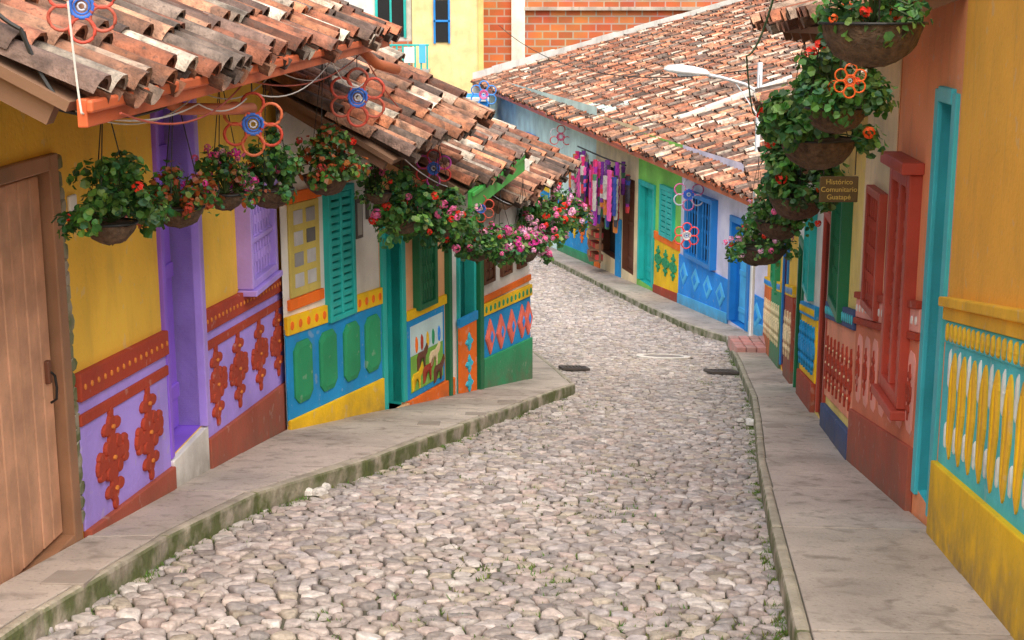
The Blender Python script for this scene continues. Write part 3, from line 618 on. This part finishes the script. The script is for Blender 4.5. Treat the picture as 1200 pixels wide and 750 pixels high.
def grate(x,y,w,l,rot):
    e=empty('storm_drain_grate',(x,y,road_z(x,y))); a=Acc()
    def q(dx,dy): return (x+dx*math.cos(rot)-dy*math.sin(rot),y+dx*math.sin(rot)+dy*math.cos(rot))
    def strip(sx0,sx1,sy0,sy1,hh):
        v=[]
        for h in (0,hh):
            for sx,sy in ((sx0,sy0),(sx1,sy0),(sx1,sy1),(sx0,sy1)): px,py=q(sx,sy); v.append((px,py,road_z(px,py)+.03+h))
        a.add(v,BOXF)
    for i in range(6): c=-w/2+w*(i+.5)/6; strip(c-.014,c+.014,-l/2+.03,l/2-.03,.03)
    strip(-w/2-.03,w/2+.03,-l/2-.03,-l/2+.03,.034); strip(-w/2-.03,w/2+.03,l/2-.03,l/2+.03,.034); strip(-w/2-.04,-w/2,-l/2,l/2,.032); strip(w/2,w/2+.04,-l/2,l/2,.032)
    mk('bars',a,M('iron',(.13,.11,.10),metal=.3,rough=.7),e,fix=True)
    a=Acc(); v=[]
    for sx,sy in ((-w/2,-l/2),(w/2,-l/2),(w/2,l/2),(-w/2,l/2)): px,py=q(sx,sy); v.append((px,py,road_z(px,py)+.04))
    a.add(v,[(0,1,2,3)]); mk('pit',a,DARK,e)
grate(.90,20.4,.32,.45,.1); grate(3.05,20.4,.36,.5,.1)
for x,y in ((-2.06,6.35),(-.35,13.4),(-.75,12.6),(2.45,13.0),(-.05,14.6)):
    a=Acc(); v=[]
    for h in (-.02,.006): v+=[(x+dx,y+dy,walk_z(x+dx,y+dy)+h) for dx,dy in ((-.10,-.13),(.10,-.13),(.10,.13),(-.10,.13))]
    a.add(v,BOXF); mk('utility_cover',a,M('cover_grey',(.34,.29,.25)),bevel=.004,fix=True)
def grass():
    a=Acc(); rg=random.Random(3)
    def tuft(x,y,z,n,h):
        for _ in range(n):
            t=rg.uniform(0,6.28); dx,dy=math.cos(t),math.sin(t); hh=h*rg.uniform(.5,1.2); x0,y0=x+rg.gauss(0,.018),y+rg.gauss(0,.018); w=.005
            l=rg.uniform(.5,1.4)*hh; a.add([(x0-dy*w,y0+dx*w,z),(x0+dy*w,y0-dx*w,z),(x0+dx*l,y0+dy*l,z+hh)],[(0,1,2)],(rg.uniform(.07,.16),rg.uniform(.13,.24),.03))
    for _ in range(700):
        y=3+rg.random()**1.3*22; x=interp(XL,y)+abs(rg.gauss(0,.03)); tuft(x,y,road_z(x,y)+.003,8,.028)
    for _ in range(1300):
        y=3+rg.random()**1.3*22; x=interp(XR,y)-abs(rg.gauss(0,.03)); tuft(x,y,road_z(x,y)+.003,8,.03)
    for _ in range(4200):
        y=5+rg.random()**1.5*16; x=rg.uniform(interp(XL,y),interp(XR,y))
        if math.sin(x*2.1+1)+math.sin(y*1.3+x)+rg.gauss(0,.7)+(.9 if x>.0 and y<9 else 0)>1.1: tuft(x,y,road_z(x,y)+.004,6,.027)
    mk('grass',a,GRASS)
grass()
for (x,y,s) in ((-1.35,9.5,.07),(2.4,14.2,.09)):
    a=Acc()
    for _ in range(8):
        cx,cy=x+R.gauss(0,.07),y+R.gauss(0,.08); r=s*R.uniform(.35,.8); n=8;V=[];z=road_z(cx,cy)+.03
        for k,h in ((1,0),(.85,.5),(.35,.8)):
            for i in range(n): t=6.283*i/n; V.append((cx+math.cos(t)*r*k*R.uniform(.8,1.2),cy+math.sin(t)*r*k*R.uniform(.8,1.2),z+h*r))
        a.add(V,[(q*n+i,q*n+(i+1)%n,(q+1)*n+(i+1)%n,(q+1)*n+i) for q in (0,1) for i in range(n)]+[tuple(2*n+i for i in range(n))],(.72,.69,.65))
    mk('rubble_pile',a,STONE)

# ================================================================ HANGING BASKETS
GREENS=[(.06,.18,.035),(.08,.23,.045),(.045,.13,.03),(.13,.28,.06),(.045,.16,.06),(.18,.32,.07)]
def basket(x,y,z,rb,rf,hook,fl,nl=520,nf=9,autumn=0,drop=.5,tall=1.0):
    e=empty('hanging_flower_basket',(x,y,z)); a=Acc(); n=18;V=[];rings=7
    for k in range(rings):
        t=k/(rings-1)*math.pi/2; rr_=rb*math.cos(t)*1.0+.001; zz=z-rb*.85*math.sin(t)
        for i in range(n): p=6.2832*i/n; q=1+R.gauss(0,.03); V.append((x+math.cos(p)*rr_*q,y+math.sin(p)*rr_*q,zz+R.gauss(0,.004)))
    a.add(V,[(k*n+i,k*n+(i+1)%n,(k+1)*n+(i+1)%n,(k+1)*n+i) for k in range(rings-1) for i in range(n)]+[tuple(range(n))]); mk('bowl',a,COIR,e,smooth=True)
    w=Acc(); tube(w,[(x+math.cos(6.2832*i/20)*rb*1.03,y+math.sin(6.2832*i/20)*rb*1.03,z) for i in range(20)],.006,closed=True,n=6)
    for i in range(3): p=6.2832*i/3+.4; tube(w,[(x+math.cos(p)*rb,y+math.sin(p)*rb,z),(x,y,hook-.05)],.003,n=5)
    tube(w,[(x,y,hook-.05),(x,y,hook)],.004,n=5)
    mk('hanger',w,WIRE,e)
    L=Acc(); cl=[]
    for k in range(26):
        p=R.uniform(0,6.283); q=math.sqrt(R.random())*.95; zz=rf*(.95*tall*(1-q*q)+.05)*R.uniform(.25,1.1)-(drop*rf*max(0,q-.5)*2.2*R.random())
        cl.append((x+math.cos(p)*q*rf*.85,y+math.sin(p)*q*rf*.85,z+zz,R.uniform(.17,.30)*rf,R.uniform(.6,1.4)))
    for k in range(int(nl*1.5)):
        c=R.choice(cl); u=Vector((R.gauss(0,1),R.gauss(0,1),R.gauss(0,1))); u.normalize(); r=c[3]*R.uniform(.5,1.15)
        p=Vector(c[:3])+u*r
        nn=(u+Vector((0,0,.6))+Vector((R.gauss(0,.35),R.gauss(0,.35),R.gauss(0,.35)))).normalized()
        t=nn.cross(Vector((R.gauss(0,1),R.gauss(0,1),R.gauss(0,1)))).normalized(); s_=nn.cross(t); l=rf*R.uniform(.08,.15); wd=l*.6
        g=R.choice(GREENS); g=tuple(v*c[4]*R.uniform(.75,1.2) for v in g)
        if R.random()<autumn: g=(R.uniform(.3,.5),R.uniform(.07,.15),.03)
        V=[p-t*l*.5,p-t*l*.25+s_*wd+nn*.15*l,p+t*l*.3+s_*wd*.85+nn*.12*l,p+t*l*.55-nn*.1*l,p+t*l*.3-s_*wd*.85+nn*.12*l,p-t*l*.25-s_*wd+nn*.15*l]
        L.add([tuple(v) for v in V],[(0,1,2,3),(0,3,4,5)],g)
    for c in cl: tube(L,[(x,y,z),((x+c[0])/2,(y+c[1])/2,max(z,c[2])+.03),(c[0],c[1],c[2])],.004,(.08,.13,.04),n=4)
    mk('foliage',L,LEAF,e)
    Fw=Acc()
    for k in range(nf):
        c=R.choice(cl); u=Vector((R.gauss(0,1),R.gauss(0,1)-.8,abs(R.gauss(0,1)))).normalized(); p=Vector(c[:3])+u*c[3]*1.25; col=R.choice(fl); hr=rf*R.uniform(.05,.10)
        for q in range(22):
            d=Vector((R.gauss(0,1),R.gauss(0,1),R.gauss(0,1))).normalized(); o=p+d*hr; t=d.cross(Vector((R.random(),R.random(),R.random()))).normalized(); s_=d.cross(t); l=hr*.55; cc=tuple(min(1,v*R.uniform(.75,1.15)) for v in col)
            Fw.add([tuple(o-t*l),tuple(o+s_*l*.8+d*l*.3),tuple(o+t*l+d*l*.1),tuple(o-s_*l*.8+d*l*.3)],[(0,1,2,3)],cc)
    mk('blossoms',Fw,PET,e)
RED=(.90,.04,.015); PK=(.95,.20,.45); LP=(.95,.50,.70); MG=(.80,.05,.40); ORr=(.95,.15,.02)
basket(-1.80,6.45,-.97,.115,.275,-.33,[RED,ORr],760,4,tall=1.25,drop=.3)
basket(-1.72,7.45,-1.04,.125,.235,-.35,[MG,(.5,.06,.03)],480,12,autumn=.5,drop=.3)
basket(-1.68,8.45,-1.10,.115,.25,-.35,[PK,LP,MG],420,34,autumn=.15)
basket(-1.58,9.45,-1.20,.15,.28,-.35,[RED,PK,LP],560,12,tall=1.2,drop=.25)
basket(-1.45,11.3,-1.33,.18,.36,-.35,[RED,(.5,.05,.04)],520,7,autumn=.3,drop=.2)
basket(-1.15,12.4,-1.6,.12,.24,-1.1,[RED,PK],300,8)
basket(-.95,12.8,-1.88,.17,.40,-1.15,[RED,PK,PK],700,12,tall=.9)
basket(-.66,13.2,-2.0,.15,.36,-1.2,[PK,RED,LP],520,20,tall=.8)
basket(-.36,14.1,-2.36,.17,.38,-1.9,[PK,RED,LP],520,28,tall=.6)
basket(-.12,14.9,-2.52,.17,.38,-1.9,[PK,LP,MG],500,50,tall=.5)
basket(.12,15.9,-2.70,.17,.38,-1.9,[PK,MG,LP],460,46,tall=.5)
basket(.35,16.9,-2.62,.18,.44,-2.2,[PK,LP,LP,RED],540,50,tall=.7)
basket(.60,17.8,-2.60,.16,.38,-2.2,[RED,PK,LP],400,30,tall=.8)
# right row
basket(1.34,5.5,-.08,.19,.23,.9,[RED,ORr],320,5,drop=.2)
basket(1.62,7.3,-.52,.15,.30,.6,[RED,ORr],640,5,tall=1.1,drop=.1)
basket(1.68,8.0,-.74,.20,.36,-.1,[RED,ORr],900,5,tall=1.1,drop=.1)
basket(2.00,10.1,-1.33,.20,.38,-.2,[RED,ORr],900,4,tall=1.1,drop=.12)
basket(2.32,12.5,-1.86,.20,.34,-.95,[RED,PK],640,14,drop=.12)
basket(2.63,14.9,-2.50,.22,.38,-1.7,[PK,RED,LP],520,26,drop=.2)
basket(2.84,16.7,-2.85,.20,.38,-1.75,[PK,LP],460,26)
# ================================================================ WIRE FLOWER ORNAMENTS
def ornament(x,y,z,r,pc,cc,hook=None,rot=0.0):
    e=empty('wire_flower_ornament',(x,y,z)); a=Acc(); ca,sa=math.cos(rot),math.sin(rot)
    def ring(cx,cz,rr_,col,t):
        tube(a,[(x+(cx+math.cos(q*6.2832/18)*rr_)*ca,y+(cx+math.cos(q*6.2832/18)*rr_)*sa,z+cz+math.sin(q*6.2832/18)*rr_) for q in range(18)],t,col,n=6,closed=True)
    for k in range(6):
        t=k*math.pi/3+.5; ring(math.cos(t)*r*.62,math.sin(t)*r*.62,r*.33,pc[k%len(pc)],r*.05)
    ring(0,0,r*.30,cc,r*.06); ring(0,0,r*.20,cc,r*.035); ring(0,0,r*.10,(.6,.6,.7),r*.03)
    if hook is not None: tube(a,[(x,y,z+r*.9),(x,y,hook)],.004,(.1,.1,.1),n=5)
    mk('rings',a,PAINT,e,smooth=True)
RP=[(.62,.08,.05),(.5,.10,.06)]; BC=(.04,.16,.62)
ornament(-1.61,5.55,-.02,.14,RP,BC,rot=.2)
ornament(-1.42,8.0,-.66,.18,[(.62,.15,.06),(.55,.06,.03)],BC,-.35,rot=.1)
ornament(-1.18,11.2,-.72,.23,RP,BC,-.35,rot=.1)
ornament(-.72,13.3,-1.5,.18,[(.6,.07,.4),(.7,.06,.05)],BC,-1.2)
ornament(-.30,14.0,-1.97,.14,RP,BC,-1.75)
ornament(1.38,41.2,-3.75,.34,[(.65,.65,.7),(.7,.12,.12)],(.7,.06,.2),-3.2)
ornament(3.60,29.4,-3.85,.34,[(.7,.15,.35),(.6,.6,.7)],(.05,.15,.7),-3.4)
ornament(-.9,46.5,-2.9,.45,[(.05,.25,.7)],(.7,.1,.3),-2.4)
ornament(1.52,6.6,-.35,.08,[(.9,.15,.02)],(.8,.12,.02),.4)
ornament(3.2,26.3,-4.2,.25,[(.75,.06,.06)],(.6,.6,.6),-3.5)
# ================================================================ STREET LAMP
e=empty('street_lamp',(4.15,24.6,walk_z(4.15,24.6))); a=Acc(); zb_=walk_z(4.15,24.6)
tube(a,[(4.15,24.6,zb_-.2),(4.15,24.6,-3),(4.15,24.6,-1.0)],.045,n=10); tube(a,[(4.15,24.6,-1.5),(3.9,24.6,-1.36),(3.5,24.6,-1.25),(3.25,24.6,-1.2)],.03,n=8); tube(a,[(4.15,24.6,-1.9),(3.75,24.6,-1.34)],.012,n=6)
mk('pole',a,GREYM,e,smooth=True)
a=Acc(); n=14;V=[];prof=[(0,.03,.03),(.06,.09,.07),(.25,.15,.10),(.5,.17,.11),(.68,.12,.08),(.76,.02,.02)]
for s_,w_,h_ in prof:
    for i in range(n): t=6.2832*i/n; V.append((3.30-s_,24.6+math.cos(t)*w_,-1.19+.10*s_+math.sin(t)*h_*(1.0 if math.sin(t)>0 else .45)))
a.add(V,[(k*n+i,k*n+(i+1)%n,(k+1)*n+(i+1)%n,(k+1)*n+i) for k in range(5) for i in range(n)]+[tuple(range(n)),tuple(5*n+i for i in range(n))])
mk('luminaire',a,M('lamp_white',(.85,.87,.90),stain=.03,rough=.35,bump=0),e,smooth=True,fix=True)
a=Acc(); rbox(a,(2.95,24.6,-1.20),(.38,.2,.05)); mk('lens',a,M('lamp_glass',(.5,.52,.55),rough=.15,stain=0,bump=0),e,bevel=.02)
# ================================================================ PIPES, CABLES, SIGN
a=Acc()
tube(a,[(-1.75,7.15,-.36),(-1.72,7.2,-.47),(-1.66,7.35,-.53),(-1.5,7.9,-.57),(-1.44,8.1,-.58)],.032,n=10); mk('drain_pipe',a,PIPE,smooth=True)
a=Acc(); tube(a,[(-1.25,12.3,-.30),(-1.24,12.35,-.42),(-1.15,12.5,-.52),(-1.0,12.75,-.58)],.045,n=10); mk('drain_pipe',a,PIPE,smooth=True)
def cable(pts,r=.006,col=(.02,.02,.02),sag=.15):
    a=Acc()
    for p,q in zip(pts,pts[1:]):
        p=Vector(p);q=Vector(q); tube(a,[tuple(p.lerp(q,k/12)-Vector((0,0,sag*4*(k/12)*(1-k/12)))) for k in range(13)],r,col,n=5)
    mk('overhead_cable',a,PAINT)
cable([(-2.2,5.8,.05),(-1.85,5.9,-.42),(-1.7,7.3,-.5)],.01,sag=.05)
cable([(-2.02,5.45,.12),(-1.80,5.42,-.10),(-1.66,5.38,-.36),(-1.62,6.2,-.46)],.009,sag=.03)
cable([(-1.60,5.35,.0),(-1.57,5.33,-.40),(-1.5,7.0,-.48),(-1.45,8.0,-.52)],.004,(.7,.7,.66),.05)
cable([(-1.7,5.7,-.42),(-1.6,7.5,-.45),(-1.5,9.3,-.42),(-1.35,12,-.5)],.004,(.7,.7,.68),.10)
cable([(-1.42,8.1,-.5),(-1.25,10.2,-.40),(-1.15,11.4,-.62)],.004,(.75,.72,.66),.10)
cable([(-1.5,5.6,-.42),(-1.45,8.0,-.42),(-1.2,11.8,-.4),(-.7,13.3,-1.2)],.005,(.5,.1,.06),.12)
cable([(-.9,12.2,-1.3),(-.3,14.8,-1.85),(.3,17,-2.3)],.005,(.6,.6,.6),.12)
cable([(1.9,11,-1.0),(4.15,24.6,-1.2)],.008,sag=.3)
cable([(4.15,24.6,-1.1),(-.5,56,-.9)],.012,sag=.8)
cable([(1.45,8,.2),(1.75,11,-.4),(2.4,14.4,-1.1)],.007,(.02,.15,.02),.12)
e=empty('hanging_sign',(2.08,9.2,-1.17)); a=Acc(); rbox(a,(2.08,9.2,-1.17),(.245,.02,.165)); mk('board',a,W('sign_wood',(.12,.075,.025),stain=.3,var=.4),e,bevel=.006)
w=Acc(); tube(w,[(1.98,9.2,-1.08),(1.98,9.2,-.1)],.0035); tube(w,[(2.18,9.2,-1.08),(2.18,9.2,-.05)],.0035); mk('chains',w,WIRE,e)
for i,t in enumerate(('Histórico','Comunitario','Guatapé')):
    c=bpy.data.curves.new('lettering','FONT'); c.body=t; c.size=.045; c.align_x='CENTER'; c.extrude=.002; c.materials.append(M('letter_yellow',(.70,.50,.12),stain=0,bump=0))
    o=bpy.data.objects.new('lettering',c); scene.collection.objects.link(o); o.rotation_euler=(math.pi/2,0,0); o.parent=e; o.location=(0,-.0125,.033-i*.048)
a=Acc(); xs=[-200+i*20 for i in range(21)]; ys=[95,110,130,160,200]; V=[]
for j,y in enumerate(ys):
    for x in xs: V.append((x,y,-11+[0,8,18,26,30][j]*(1+.25*math.sin(x*.03)+.1*math.sin(x*.11+j))))
n=len(xs); a.add(V,[(j*n+i,j*n+i+1,(j+1)*n+i+1,(j+1)*n+i) for j in range(4) for i in range(n-1)]); mk('hill',a,M('hill_green',(.05,.09,.03),nscale=.2,var=.4),smooth=True)

# ================================================================ WORLD, SUN, CAMERA
w=bpy.data.worlds.new('World'); scene.world=w; w.use_nodes=True; nt=w.node_tree; bg=nt.nodes['Background']; sk=nt.nodes.new('ShaderNodeTexSky'); sk.sky_type='NISHITA'; sk.sun_disc=False
EL,AZ=math.radians(58),math.radians(165)
sk.sun_elevation=EL; sk.sun_rotation=AZ; sk.air_density=1.5; sk.dust_density=6.0; sk.ozone_density=.5; nt.links.new(sk.outputs[0],bg.inputs[0]); bg.inputs[1].default_value=.15
l=bpy.data.lights.new('sun','SUN'); l.energy=4.4; l.angle=math.radians(95); l.color=(1,.945,.87); so=bpy.data.objects.new('sun',l); scene.collection.objects.link(so)
dirv=Vector((math.sin(AZ)*math.cos(EL),math.cos(AZ)*math.cos(EL),math.sin(EL))); so.rotation_euler=dirv.to_track_quat('Z','Y').to_euler(); so.location=dirv*30
cd=bpy.data.cameras.new('camera'); cam=bpy.data.objects.new('camera',cd); scene.collection.objects.link(cam); cam.rotation_euler=(math.radians(90-12.4),0,0); cd.lens=51; cd.sensor_width=36; cd.clip_start=.05; cd.clip_end=1500; scene.camera=cam
scene.view_settings.view_transform='Standard'; scene.view_settings.look='None'; scene.view_settings.exposure=0
